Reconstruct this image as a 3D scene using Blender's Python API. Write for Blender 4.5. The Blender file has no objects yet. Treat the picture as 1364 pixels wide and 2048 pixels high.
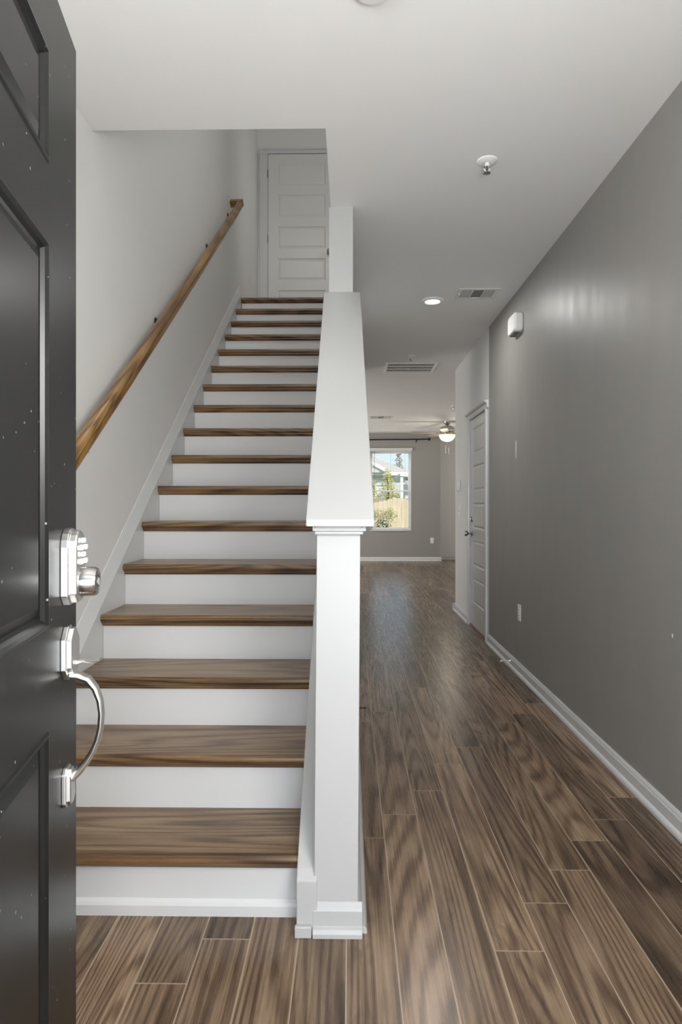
import bpy, bmesh, math, random
from mathutils import Vector, Matrix
random.seed(7)
C = bpy.context.scene.collection
S = bpy.context.scene
PI = math.pi

# ------------------------------------------------------------------ camera
FPX = 1239.96
YAW = math.atan(18.24 / FPX)
cam_d = bpy.data.cameras.new('camera')
cam = bpy.data.objects.new('camera', cam_d); C.objects.link(cam)
cam_d.sensor_fit = 'VERTICAL'; cam_d.sensor_height = 36.0
cam_d.lens = FPX / 2048 * 36.0
cam_d.shift_y = -14.3 / 2048
cam_d.clip_start = 0.02; cam_d.clip_end = 300
cam.location = (0, 0, 1.2); cam.rotation_euler = (PI / 2, 0, YAW)
S.camera = cam

# ------------------------------------------------------------------ world, sun, lights, exposure
S.view_settings.view_transform = 'Standard'
S.view_settings.look = 'None'
S.view_settings.gamma = 1.0
S.view_settings.use_curve_mapping = False
S.view_settings.exposure = 0.32
w = bpy.data.worlds.new('sky'); S.world = w; w.use_nodes = True
nt = w.node_tree; nt.nodes.clear()
sky = nt.nodes.new('ShaderNodeTexSky'); sky.sky_type = 'NISHITA'; sky.sun_disc = False
sky.sun_elevation = math.radians(42); sky.sun_rotation = math.radians(115)
sky.air_density = 1.0; sky.dust_density = 2.0; sky.ozone_density = 1.2
bg = nt.nodes.new('ShaderNodeBackground'); bg.inputs[1].default_value = 0.27
ow = nt.nodes.new('ShaderNodeOutputWorld')
mx = nt.nodes.new('ShaderNodeMix'); mx.data_type = 'RGBA'; mx.inputs[0].default_value = .6
mx.inputs[7].default_value = (2.25, 2.7, 3.45, 1)
nt.links.new(sky.outputs[0], mx.inputs[6]); nt.links.new(mx.outputs[2], bg.inputs[0]); nt.links.new(bg.outputs[0], ow.inputs[0])

def aim(o, d):
    o.rotation_euler = Vector(d).to_track_quat('-Z', 'Y').to_euler()

def area(name, loc, d, sx, sy, power, col=(1, 1, 1)):
    l = bpy.data.lights.new(name, 'AREA'); l.shape = 'RECTANGLE'; l.size = sx; l.size_y = sy
    l.energy = power; l.color = col
    o = bpy.data.objects.new(name, l); C.objects.link(o); o.location = loc; aim(o, d)
    return o

sun = bpy.data.lights.new('sun', 'SUN'); sun.energy = 4.2; sun.angle = 0.01; sun.color = (1, .95, .86)
so = bpy.data.objects.new('sun', sun); C.objects.link(so); so.location = (30, -20, 40); aim(so, (-.52, .60, -.60))

def point(name, loc, power, r, col=(1, .97, .93)):
    l = bpy.data.lights.new(name, 'POINT'); l.energy = power; l.shadow_soft_size = r; l.color = col
    o = bpy.data.objects.new(name, l); C.objects.link(o); o.location = loc
    return o

area('entry_daylight', (0.10, -1.6, 1.0), (0, 1, .34), 2.4, 1.9, 76, (.95, .975, 1.0))
area('back_window_daylight', (.87, 14.3, 3.25), (0, -1, -.8), 1.2, .8, 110, (1, .95, .88))
area('living_room_daylight', (-3.85, 11.2, 1.4), (1, .35, .32), 3.4, 1.7, 190, (1, .99, .98))
area('upstairs_daylight', (1.0, 6.0, 4.7), (-1, -.15, -.25), 1.0, 1.2, 6, (1, .97, .92))
area('stairwell_fill', (-.55, 3.1, 5.5), (0, .25, -1), .6, .6, 15, (1, .98, .95))  # added overhead fill for the upper risers, no lamp modelled there
point('foyer_fill', (-.62, .60, 2.24), 15, .2, (1, .985, .965))  # added soft fill without a lamp body, stands in for foyer lighting
point('foyer_fill_right', (.64, .30, 1.60), 66, .28, (1, .985, .965))  # second added fill, bodiless, lifts the left wall and risers
area('recessed_lamp', (.619, 4.671, 2.705), (0, 0, -1), .16, .16, 8, (1, .98, .95))
point('fan_lamp', (1.795, 11.5, 2.22), 7, .12, (1, .9, .72))

# ------------------------------------------------------------------ geometry helpers
class MB:
    def __init__(s): s.bm = bmesh.new()
    def quad(s, *p):
        return s.bm.faces.new([s.bm.verts.new(q) for q in p])
    def box(s, x0, x1, y0, y1, z0, z1):
        v = [s.bm.verts.new((x, y, z)) for x in (x0, x1) for y in (y0, y1) for z in (z0, z1)]
        for f in ((0, 1, 3, 2), (4, 6, 7, 5), (0, 4, 5, 1), (2, 3, 7, 6), (0, 2, 6, 4), (1, 5, 7, 3)):
            s.bm.faces.new([v[i] for i in f])
        return s
    def prism(s, pts, f0, f1):
        """pts: 2d outline, f0 / f1 map (a,b) to the two end loops"""
        a = [s.bm.verts.new(f0(*p)) for p in pts]; b = [s.bm.verts.new(f1(*p)) for p in pts]
        n = len(pts)
        s.bm.faces.new(a); s.bm.faces.new(list(reversed(b)))
        for i in range(n):
            s.bm.faces.new((a[i], b[i], b[(i + 1) % n], a[(i + 1) % n]))
        return s
    def extY(s, pts, y0, y1, x=0, sx=1):   # outline in (x, z)
        return s.prism(pts, lambda a, b: (x + sx * a, y0, b), lambda a, b: (x + sx * a, y1, b))
    def extX(s, pts, x0, x1, y=0, sy=1):   # outline in (y, z)
        return s.prism(pts, lambda a, b: (x0, y + sy * a, b), lambda a, b: (x1, y + sy * a, b))
    def loops(s, rings, cap0=True, cap1=True, closed=True):
        L = [[s.bm.verts.new(p) for p in r] for r in rings]
        for A, B in zip(L, L[1:]):
            n = len(A)
            for i in range(n if closed else n - 1):
                s.bm.faces.new((A[i], A[(i + 1) % n], B[(i + 1) % n], B[i]))
        if cap0: s.bm.faces.new(list(reversed(L[0])))
        if cap1: s.bm.faces.new(L[-1])
        return s
    def lathe(s, prof, c, axis='z', n=24, cap0=True, cap1=True):
        """prof: (radius, height along axis)"""
        R = []
        for r, h in prof:
            ring = []
            for i in range(n):
                a = 2 * PI * i / n; u, v = r * math.cos(a), r * math.sin(a)
                p = {'z': (u, v, h), 'x': (h, u, v), 'y': (u, h, v)}[axis]
                ring.append((c[0] + p[0], c[1] + p[1], c[2] + p[2]))
            R.append(ring)
        return s.loops(R, cap0, cap1)
    def tube(s, path, r, n=10, sec=None):
        """path of Vectors; r number or list; sec optional (w,h) squash list"""
        P = [Vector(p) for p in path]; R = []
        up = Vector((0, 0, 1))
        for i, p in enumerate(P):
            t = (P[min(i + 1, len(P) - 1)] - P[max(i - 1, 0)]).normalized()
            sd = t.cross(up)
            if sd.length < 1e-3: sd = Vector((1, 0, 0))
            sd.normalize(); nn = sd.cross(t).normalized()
            rr = r[i] if isinstance(r, (list, tuple)) else r
            a, b = (rr, rr) if sec is None else (sec[i] if isinstance(sec, list) else sec)
            R.append([p + sd * (a * math.cos(2 * PI * k / n)) + nn * (b * math.sin(2 * PI * k / n)) for k in range(n)])
        return s.loops(R)
    def build(s, name, mat, parent=None, bevel=0, smooth=False, segs=2, local=False, doubles=False):
        if doubles: bmesh.ops.remove_doubles(s.bm, verts=s.bm.verts, dist=1e-5)
        bmesh.ops.recalc_face_normals(s.bm, faces=s.bm.faces)
        me = bpy.data.meshes.new(name); s.bm.to_mesh(me); s.bm.free()
        me.materials.append(mat)
        o = bpy.data.objects.new(name, me); C.objects.link(o)
        if parent:
            o.parent = parent
            if parent.type == 'EMPTY' and not local: o.location = -parent.location
        if smooth:
            for p in me.polygons: p.use_smooth = True
            if smooth == 'auto': 
                me.set_sharp_from_angle(angle=math.radians(38))
        if bevel:
            m = o.modifiers.new('bevel', 'BEVEL'); m.width = bevel; m.segments = segs
            m.limit_method = 'ANGLE'; m.angle_limit = math.radians(35)
        return o

def tag(o, label=None, cat=None, group=None, kind=None):
    if label: o['label'] = label
    if cat: o['category'] = cat
    if group: o['group'] = group
    if kind: o['kind'] = kind
    return o

def empty(name, loc, label, cat, rz=0, group=None, kind=None):
    o = bpy.data.objects.new(name, None); C.objects.link(o); o.empty_display_size = .05
    o.location = loc; o.rotation_euler = (0, 0, rz)
    return tag(o, label, cat, group, kind)

# ------------------------------------------------------------------ material helpers
class NT:
    def __init__(s, name):
        s.m = bpy.data.materials.new(name); s.m.use_nodes = True
        s.t = s.m.node_tree; s.t.nodes.clear()
        s.out = s.t.nodes.new('ShaderNodeOutputMaterial')
        s.b = s.t.nodes.new('ShaderNodeBsdfPrincipled')
        s.t.links.new(s.b.outputs[0], s.out.inputs[0])
    def n(s, typ, **kw):
        o = s.t.nodes.new('ShaderNode' + typ)
        for k, v in kw.items(): setattr(o, k, v)
        return o
    def put(s, sock, v):
        if hasattr(v, 'is_linked'): s.t.links.new(v, sock)
        else: sock.default_value = v
    def math(s, op, a, b=0.0, c=0.0, clamp=False):
        o = s.n('Math', operation=op, use_clamp=clamp)
        s.put(o.inputs[0], a); s.put(o.inputs[1], b)
        if op in ('MULTIPLY_ADD',): s.put(o.inputs[2], c)
        return o.outputs[0]
    def noise(s, vec, scale, detail=2.0, rough=.5, dist=0.0):
        o = s.n('TexNoise'); o.inputs['Scale'].default_value = scale
        o.inputs['Detail'].default_value = detail; o.inputs['Roughness'].default_value = rough
        o.inputs['Distortion'].default_value = dist
        if vec is not None: s.t.links.new(vec, o.inputs['Vector'])
        return o.outputs[0]
    def ramp(s, fac, stops):
        o = s.n('ValToRGB'); r = o.color_ramp
        while len(r.elements) < len(stops): r.elements.new(.5)
        for e, (p, c) in zip(r.elements, stops):
            e.position = p; e.color = (c if len(c) == 4 else (*c, 1)) if isinstance(c, (tuple, list)) else (c, c, c, 1)
        s.put(o.inputs[0], fac); return o.outputs[0]
    def mix(s, fac, a, b, mode='MIX'):
        o = s.n('Mix', data_type='RGBA', blend_type=mode)
        s.put(o.inputs[0], fac); s.put(o.inputs[6], a); s.put(o.inputs[7], b)
        return o.outputs[2]
    def comb(s, x, y, z):
        o = s.n('CombineXYZ')
        for i, v in enumerate((x, y, z)): s.put(o.inputs[i], v)
        return o.outputs[0]
    def sep(s, v):
        o = s.n('SeparateXYZ'); s.t.links.new(v, o.inputs[0]); return o.outputs
    def obj(s): return s.n('TexCoord').outputs['Object']
    def bump(s, h, strength, dist=.002):
        o = s.n('Bump'); o.inputs['Strength'].default_value = strength; o.inputs['Distance'].default_value = dist
        s.put(o.inputs['Height'], h); s.t.links.new(o.outputs[0], s.b.inputs['Normal'])

def plain(name, col, rough=.5, metal=0, spec=.5, em=None, es=0, var=0.0, bump=0.0, bscale=90):
    t = NT(name); b = t.b
    b.inputs['Roughness'].default_value = rough; b.inputs['Metallic'].default_value = metal
    b.inputs['Specular IOR Level'].default_value = spec
    col = (*col, 1)
    if var:
        n = t.noise(t.obj(), 3.0, 3)
        lo = tuple(c * (1 - var) for c in col[:3]) + (1,); hi = tuple(min(1, c * (1 + var)) for c in col[:3]) + (1,)
        t.t.links.new(t.mix(n, lo, hi), b.inputs['Base Color'])
    else: b.inputs['Base Color'].default_value = col
    if bump: t.bump(t.noise(t.obj(), bscale, 3), bump)
    if em: b.inputs['Emission Color'].default_value = (*em, 1); b.inputs['Emission Strength'].default_value = es
    return t.m

WHITE_WALL = plain('white_wall_paint', (.80, .80, .785), .55, spec=.35, var=.015, bump=.06)
CEIL = plain('ceiling_paint', (.86, .86, .85), .8, spec=.2, var=.012, bump=.08)
TRIM = plain('white_trim_paint', (.65, .655, .655), .35, spec=.4, var=.01)
DOORW = plain('white_door_paint', (.72, .715, .70), .3, spec=.45)
PLASTIC = plain('white_plastic', (.90, .90, .885), .35)
HALF = plain('dimmed_white_trim', (.475, .48, .475), .35, spec=.4, var=.01)  # trim white darkened in colour to offset excess light on half wall and column
GRILLE = plain('white_grille_metal', (.72, .72, .70), .4)
GREYM = plain('grey_duct_metal', (.22, .22, .21), .6)
DARK = plain('dark_void', (.03, .03, .03), .8)
DARKM = plain('dark_bronze', (.035, .028, .022), .35, metal=.7)
IRON = plain('black_iron', (.015, .013, .012), .4, metal=.4)
NICKEL = plain('satin_nickel', (.80, .79, .77), .34, metal=1.0)
NICKEL2 = plain('aged_nickel', (.30, .285, .26), .3, metal=1.0)
CHROME = plain('brushed_chrome', (.55, .54, .53), .2, metal=1.0)
SPACKLE = plain('white_spackle', (.72, .70, .64), .7)
DARKBROWN = plain('dark_brown', (.12, .09, .07), .7)
LENS = plain('lamp_lens', (.9, .9, .85), .4, em=(1, .97, .92), es=4)
BOWL = plain('frosted_bowl', (.9, .82, .65), .35, em=(1, .88, .62), es=.75)
BULB = plain('sprinkler_glass', (.06, .05, .05), .2)
THRESH = plain('threshold_wood', (.20, .12, .085), .4)

# grey accent wall: eggshell sheen with roller marks
t = NT('grey_wall_paint')
o = t.obj(); xyz = t.sep(o)
v = t.comb(xyz[0], xyz[1], t.math('MULTIPLY', xyz[2], .35))
t.t.links.new(t.mix(t.noise(v, 5, 4), (.30, .293, .275, 1), (.33, .322, .303, 1)), t.b.inputs['Base Color'])
t.t.links.new(t.math('MULTIPLY_ADD', t.noise(v, 9, 3), .16, .36), t.b.inputs['Roughness'])
t.b.inputs['Specular IOR Level'].default_value = .5
t.bump(t.noise(o, 60, 3), .07)
GREY_WALL = t.m

# black entry door with dust specks and scuffs
t = NT('black_door_paint')
o = t.obj(); n1 = t.noise(o, 4, 4); n2 = t.noise(o, 26, 3, .6)
vor = t.n('TexVoronoi'); vor.inputs['Scale'].default_value = 34; t.t.links.new(o, vor.inputs['Vector'])
speck = t.math('LESS_THAN', vor.outputs['Distance'], .075)
gate = t.math('GREATER_THAN', n2, .46)
speck = t.math('MULTIPLY', speck, gate)
xyz = t.sep(o); sv = t.comb(t.math('MULTIPLY', xyz[0], 3.2), xyz[1], xyz[2])
sm = t.ramp(t.noise(sv, 5.5, 5, .65, .6), [(.60, 0.0), (.72, 1.0)])
col = t.mix(n1, (.008, .0083, .0083, 1), (.014, .0143, .014, 1))
col = t.mix(t.math('MULTIPLY', sm, .10), col, (.11, .11, .105, 1))
col = t.mix(t.math('MULTIPLY', speck, .8), col, (.38, .38, .36, 1))
t.t.links.new(col, t.b.inputs['Base Color'])
t.t.links.new(t.math('MULTIPLY_ADD', t.noise(o, 3, 2), .10, .26), t.b.inputs['Roughness']); t.b.inputs['Specular IOR Level'].default_value = .4
BLACK = t.m

def wood(t, a, l, s, pal, kc=1.0, stretch=.075, seed=0.0, pore=1.0):
    """a across grain (m), l along grain (m), s slice coordinate; pal dark, mid, light"""
    vec = t.comb(a, t.math('MULTIPLY', l, stretch), s)
    rings = t.math('SINE', t.math('MULTIPLY', t.noise(vec, 4.6 * kc, 1.0, .4), 150))
    rings = t.math('POWER', t.math('MULTIPLY_ADD', rings, .5, .5), 2.2)
    fine = t.noise(t.comb(a, t.math('MULTIPLY', l, .010), s), 240, 3, .6)
    streak = t.noise(t.comb(a, t.math('MULTIPLY', l, .015), s), 95, 5, .68)
    blotch = t.noise(t.comb(a, t.math('MULTIPLY', l, .16), s), 15, 5, .62)
    f = t.math('ADD', t.math('MULTIPLY', rings, -.16), t.math('MULTIPLY', streak, .40))
    f = t.math('ADD', f, t.math('MULTIPLY', fine, .26 * pore))
    f = t.math('ADD', f, t.math('MULTIPLY', blotch, .50))
    f = t.math('SUBTRACT', f, .52)
    f = t.math('MULTIPLY_ADD', f, 1.8, .5, clamp=True)
    return t.ramp(f, [(.08, pal[0]), (.42, pal[1]), (.62, pal[2]), (.95, pal[3])]), f, fine

# laminate plank floor
t = NT('laminate_planks')
uv = t.n('UVMap', uv_map='plank'); u_, v_, _ = t.sep(uv.outputs[0])
at = t.n('Attribute', attribute_name='plankcol'); r_, g_, b_ = t.sep(at.outputs['Vector'])
s_ = t.math('MULTIPLY', r_, 23.0)
col, f, fine = wood(t, t.math('ADD', u_, t.math('MULTIPLY', g_, 11)), t.math('ADD', v_, t.math('MULTIPLY', r_, 31)), s_,
              [(.045, .030, .021), (.130, .089, .062), (.220, .160, .114), (.35, .27, .20)])
tone = t.math('MULTIPLY_ADD', g_, .72, .62)
hsv = t.n('HueSaturation'); t.put(hsv.inputs['Value'], tone); hsv.inputs['Saturation'].default_value = 1.2
t.t.links.new(col, hsv.inputs['Color'])
# smudgy dark figure and small knots
sv = t.comb(t.math('ADD', u_, t.math('MULTIPLY', g_, 5)), t.math('MULTIPLY', v_, .3), s_)
smud = t.ramp(t.noise(sv, 15, 5, .7, .4), [(.56, 0.0), (.70, 1.0)])
c2 = t.mix(t.math('MULTIPLY', smud, .42), hsv.outputs[0], (.035, .023, .016, 1))
vk = t.n('TexVoronoi'); vk.inputs['Scale'].default_value = 3.1
t.t.links.new(t.comb(t.math('ADD', u_, t.math('MULTIPLY', r_, 9)), t.math('MULTIPLY', v_, .55), s_), vk.inputs['Vector'])
knot = t.math('LESS_THAN', vk.outputs['Distance'], .035)
c2 = t.mix(t.math('MULTIPLY', knot, .75), c2, (.025, .015, .010, 1))
W = .133
du = t.math('MINIMUM', u_, t.math('SUBTRACT', W, u_)); dv = t.math('MINIMUM', v_, t.math('SUBTRACT', b_, v_))
edge = t.math('LESS_THAN', t.math('MINIMUM', du, dv), .0020)
c2 = t.mix(t.math('MULTIPLY', edge, .88), c2, (.42, .33, .24, 1))
t.t.links.new(c2, t.b.inputs['Base Color'])
t.t.links.new(t.math('MULTIPLY_ADD', fine, .10, .22), t.b.inputs['Roughness'])
t.b.inputs['Specular IOR Level'].default_value = .5
t.bump(edge, -.15, .001)
FLOOR = t.m

# oak treads
t = NT('stained_oak_tread')
X_, Y_, Z_ = t.sep(t.obj())
step = t.math('MULTIPLY', t.math('FLOOR', t.math('MULTIPLY', t.math('ADD', Z_, .06), 1 / .186)), 3.71)
col, f, fine = wood(t, t.math('ADD', Y_, t.math('MULTIPLY', Z_, 1.6)), t.math('ADD', X_, step), step,
              [(.055, .032, .017), (.165, .104, .056), (.245, .165, .095), (.36, .25, .15)])
t.t.links.new(col, t.b.inputs['Base Color'])
t.t.links.new(t.math('MULTIPLY_ADD', fine, .12, .26), t.b.inputs['Roughness'])
t.bump(fine, .08, .001)
OAK = t.m
# oak nosings: browner stain
t = NT('stained_oak_nosing')
X_, Y_, Z_ = t.sep(t.obj())
step = t.math('MULTIPLY', t.math('FLOOR', t.math('MULTIPLY', t.math('ADD', Z_, .06), 1 / .186)), 3.71)
col, f, fine = wood(t, t.math('ADD', Y_, t.math('MULTIPLY', Z_, 1.6)), t.math('ADD', X_, step), step,
              [(.030, .015, .007), (.105, .057, .024), (.185, .108, .048), (.30, .19, .09)])
t.t.links.new(col, t.b.inputs['Base Color'])
t.t.links.new(t.math('MULTIPLY_ADD', fine, .12, .26), t.b.inputs['Roughness'])
t.bump(fine, .08, .001)
NOSE = t.m
# oak handrail (grain along the slope)
t = NT('stained_oak_rail')
X_, Y_, Z_ = t.sep(t.obj())
col, f, fine = wood(t, t.math('ADD', t.math('SUBTRACT', Z_, t.math('MULTIPLY', Y_, .754)), X_), Y_, 2.0,
              [(.045, .019, .005), (.14, .068, .018), (.25, .135, .038), (.38, .23, .08)])
t.t.links.new(col, t.b.inputs['Base Color']); t.b.inputs['Roughness'].default_value = .28
RAIL = t.m

# ================================================================== STRUCTURE
H = 2.7365; RI = .186; RUN = .254; D = 1.815; XL = -1.0325; XS = -.15; XW = -1.06; XR = 1.2; YB = 13.267
LZ = 17 * RI
UP = 5.7

def struct(mb, name, mat, label, cat, **kw):
    o = mb.build(name, mat, **kw); return tag(o, label, cat, kind='structure')

# floor with individual planks (one mesh)
def floor_planks():
    bm = bmesh.new(); uvl = bm.loops.layers.uv.new('plank'); cl = bm.loops.layers.float_color.new('plankcol')
    ph = {-5: 2.236, -4: 2.404, -3: 3.808, -2: 1.674, -1: 1.877, 0: 2.048, 1: 2.229, 2: 2.379, 3: 2.56, 4: 1.55, 5: 1.75}
    rnd = random.Random(11); L = 1.2
    for r in range(-36, 21):
        x0 = .655 + r * W; x1 = x0 + W
        p = ph.get(r, 2.236 + (r + 5) * .171 + rnd.uniform(-.03, .03)) % L
        k = -2
        while True:
            y0 = p + k * L; y1 = y0 + L; k += 1
            if y0 > 13.7: break
            c = (rnd.random(), rnd.random(), L, 1)
            lo, hi = max(y0, -.9), min(y1, 13.75)
            if hi <= lo: continue
            if x0 > 1.2 and hi < 7.0: continue
            if x1 < -1.1 and hi < 7.0: continue
            f = bm.faces.new([bm.verts.new(q) for q in ((x0, lo, 0), (x1, lo, 0), (x1, hi, 0), (x0, hi, 0))])
            for l in f.loops:
                l[uvl].uv = (l.vert.co.x - x0, l.vert.co.y - y0); l[cl] = c
    # underside so the floor has a body
    me = bpy.data.meshes.new('floor'); bm.to_mesh(me); bm.free(); me.materials.append(FLOOR)
    o = bpy.data.objects.new('floor', me); C.objects.link(o)
    return tag(o, 'brown wood-look laminate plank floor running from the entry to the back window', 'floor', kind='structure')
floor_planks()

# ceiling, with the stairwell cut out
m = MB()
m.box(XW - .1, -.10, .14, 2.53, H, H + .30)
m.box(-.10, XR + .1, .14, 7.2, H, H + .30); m.box(XW - .1, XR + .1, -.02, .14, H, H + .30)
m.box(-4.1, 3.3, 7.2, 13.8, H, H + .30)
m.box(XR + .1, 3.3, 6.99, 7.2, H, H + .30)
struct(m, 'ceiling', CEIL, 'white flat ceiling over foyer, hallway and far living room', 'ceiling')
struct(MB().box(XW - .1, 1.6, 2.4, 7.3, UP, UP + .1), 'ceiling_upstairs', CEIL, 'shaded ceiling high above the stairwell', 'ceiling')

struct(MB().box(XW - .12, XW, .14, 7.2, 0, UP), 'wall_left', WHITE_WALL, 'tall white wall beside the stairs carrying the oak handrail', 'wall')
struct(MB().box(XR, XR + .12, .14, 5.376, 0, H), 'wall_right', GREY_WALL, 'grey painted hallway wall on the right', 'wall')
m = MB()
m.box(XR, XR + .12, 5.376, 5.500, 0, H); m.box(XR, XR + .12, 6.215, 7.09, 0, H); m.box(XR, XR + .12, 5.500, 6.215, 2.045, H)
m.box(XR + .12, 3.2, 6.97, 7.09, 0, H)
struct(m, 'wall_right_far', WHITE_WALL, 'off-white wall section around the hallway closet door, past the grey wall', 'wall')
struct(MB().box(XR + .12, XR + .14, 5.3, 6.4, 0, H), 'wall_closet', DARK, 'dark closet backing behind the hallway door', 'wall')
# front wall with the entry opening, plus added unseen screens that keep the sun out
m = MB()
m.box(XW - .1, -.39, .14, .26, 0, UP); m.box(.60, XR + .1, .14, .26, 0, UP); m.box(-.39, .60, .14, .26, 2.07, UP)
struct(m, 'wall_front', WHITE_WALL, 'entry wall around the front doorway, behind the viewer', 'wall')
m = MB(); m.box(-1.5, -1.4, -2.6, .14, -.1, 2.9); m.box(1.4, 1.5, -2.6, .14, -.1, 2.9)
struct(m, 'wall_sun_screen', WHITE_WALL, 'added side walls behind the viewer, keeping sun out of the doorway', 'wall')
struct(MB().box(-1.5, 1.5, -2.6, .14, 2.9, 3.0), 'ceiling_sun_screen', CEIL, 'added roof slab behind the viewer, keeping sun out of the doorway', 'ceiling')
# stair enclosure
m = MB()
def lean(x, y): return x
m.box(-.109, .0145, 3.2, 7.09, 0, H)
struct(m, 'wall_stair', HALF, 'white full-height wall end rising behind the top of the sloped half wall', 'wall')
m = MB(); m.box(-.10, .0145, 2.53, 5.9, H + .30, UP); m.box(XW, 1.5, 2.43, 2.53, H + .30, UP); m.box(1.5, 1.6, 2.43, 7.2, H + .30, UP)
struct(m, 'wall_stairwell_upper', WHITE_WALL, 'upper stairwell walls above the hallway ceiling', 'wall')
m = MB(); m.box(XW, .0145, 7.09, 7.2, 0, H); m.box(XW, 1.6, 7.09, 7.2, H + .30, UP); m.box(XW, -.10, 7.09, 7.2, H, H + .30)
struct(m, 'wall_landing', WHITE_WALL, 'shaded wall around the panelled door at the top of the stairs', 'wall')
struct(MB().box(XW, -.10, D + 16 * RUN + .03, 7.09, LZ - .25, LZ - .001), 'floor_landing', OAK, 'wooden landing floor at the top of the stairs', 'floor')
# living room shell
m = MB()
wx0, wx1, wz0, wz1 = .425, 1.305, .655, 2.36
m.box(-4, wx0, YB, YB + .16, 0, H); m.box(wx1, 1.924, YB, YB + .16, 0, H)
m.box(wx0, wx1, YB, YB + .16, 0, wz0); m.box(wx0, wx1, YB, YB + .16, wz1, H)
m.box(1.90, 1.924, YB + .16, 13.64, 0, H)
struct(m, 'wall_back', GREY_WALL, 'dark grey far wall around the window', 'wall')
struct(MB().box(1.90, 3.3, 13.64, 13.76, 0, H), 'wall_back_right', WHITE_WALL, 'pale wall strip set back right of the grey far wall, under the ceiling fan', 'wall')
m = MB(); m.box(3.2, 3.3, 7.0, 13.7, 0, H)
struct(m, 'wall_living_right', WHITE_WALL, 'living room right wall hidden past the corner', 'wall')
m = MB(); m.box(-4.1, -4, 7.1, 13.4, 0, H); m.box(-4.1, XW, 7.1, 7.2, 0, H)
struct(m, 'wall_living_left', WHITE_WALL, 'living room left walls hidden behind the stairs', 'wall')

# baseboards
BP = [(0, 0), (.028, 0), (.028, .010), (.024, .018), (.015, .024), (.015, .064), (.0115, .070), (.0105, .076), (.006, .084), (0, .084)]
struct(MB().extY(BP, .26, 5.372, x=XR, sx=-1), 'baseboard_right', TRIM, 'long white baseboard with shoe moulding along the grey right wall', 'baseboard')
m = MB(); m.extY(BP, 6.30, 7.09, x=XR, sx=-1); m.extX(BP, XR - .028, 3.2, y=7.09, sy=1)
struct(m, 'baseboard_right_far', TRIM, 'short white baseboard between the closet door and the hallway corner', 'baseboard')
m = MB(); m.extX(BP, -4, 1.95, y=YB, sy=-1); m.extY(BP, YB, 13.64, x=1.924)
struct(m, 'baseboard_back', TRIM, 'white baseboard under the far grey window wall', 'baseboard')
struct(MB().extX(BP, 1.95, 3.2, y=13.64, sy=-1), 'baseboard_back_right', TRIM, 'white baseboard of the pale set-back wall at the far right', 'baseboard')
struct(MB().extY(BP, 3.2, 7.09, x=.0145), 'baseboard_stair', TRIM, 'white baseboard on the hallway side of the stair wall', 'baseboard')

# ================================================================== STAIRCASE
st = empty('staircase', (-.59, D, 0), 'straight flight of brown oak treads with white risers climbing to the upstairs door', 'staircase')
def nose_profile(y0, z):
    T = .030; pts = [(y0 + .0125, z), (y0 + .0125, z - T)]
    for i in range(0, 9):
        a = -PI / 2 - PI * i / 8
        pts.append((y0 + .0105 + .0105 * math.cos(a), z - T / 2 + T / 2 * math.sin(a)))
    return pts
for k in range(1, 18):
    yr = D + (k - 1) * RUN; z = k * RI
    y1 = yr + RUN - .001 if k < 17 else yr + .14
    tr = MB().box(XL + .001, XS - .001, yr - .0195, y1, z - .030, z).build('tread', OAK, st)
    m = MB(); m.extX(nose_profile(yr - .032, z), XL + .001, XS - .001)
    m.build('nosing', NOSE, tr, smooth='auto')
    m = MB(); sc = [(.0, -.030), (-.018, -.030), (-.017, -.036), (-.010, -.041), (-.005, -.048), (0, -.048)]
    m.prism(sc, lambda a, b: (XL + .001, yr + a, z + b), lambda a, b: (XS - .001, yr + a, z + b))
    m.build('scotia', NOSE, tr)
    MB().box(XL + .001, XS - .001, yr, yr + .018, (k - 1) * RI, z - .030).build('riser', TRIM, st)
m = MB(); m.extX([(0, 0), (-.014, 0), (-.014, .030), (-.009, .038), (-.002, .045), (0, .045)], XL, XS, y=D)
m.build('shoe_moulding', TRIM, st)
# wall-side skirt board: face with a sloped cap
def nl(y): return .186 + .732 * (y - 1.785)
y0s, y1s = 1.45, 5.86
pr = lambda y: [(XW, nl(y) - .9), (XL, nl(y) - .9), (XL, nl(y) + .028), (XL - .012, nl(y) + .098), (XW, nl(y) + .108)]
m = MB()
# clip at the floor: build as an outline in (y, z) for the thin board, then the sloped upper band
lo = [(1.55, 0), (1.55, nl(1.55) + .028), (y1s, nl(y1s) + .028), (y1s, nl(y1s) - .6), (2.6, 0)]
m.prism(lo, lambda a, b: (XW, a, b), lambda a, b: (XL, a, b))
ring = lambda y: [(XW, y, nl(y) + .0285), (XL, y, nl(y) + .0285), (XL - .022, y, nl(y) + .092), (XL - .0255, y, nl(y) + .100), (XW, y, nl(y) + .101)]
m.loops([ring(1.55), ring(y1s)])
m.build('skirt_board', TRIM, st)
# closed stringer on the half-wall side
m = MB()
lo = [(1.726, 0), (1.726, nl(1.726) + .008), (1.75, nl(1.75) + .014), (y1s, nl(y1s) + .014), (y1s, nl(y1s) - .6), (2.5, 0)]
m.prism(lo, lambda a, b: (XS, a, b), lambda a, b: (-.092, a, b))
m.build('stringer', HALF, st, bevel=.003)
MB().box(-.154, -.107, 1.712, 1.726, 0, .032).build('stringer_shoe', HALF, st, bevel=.003)

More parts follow.
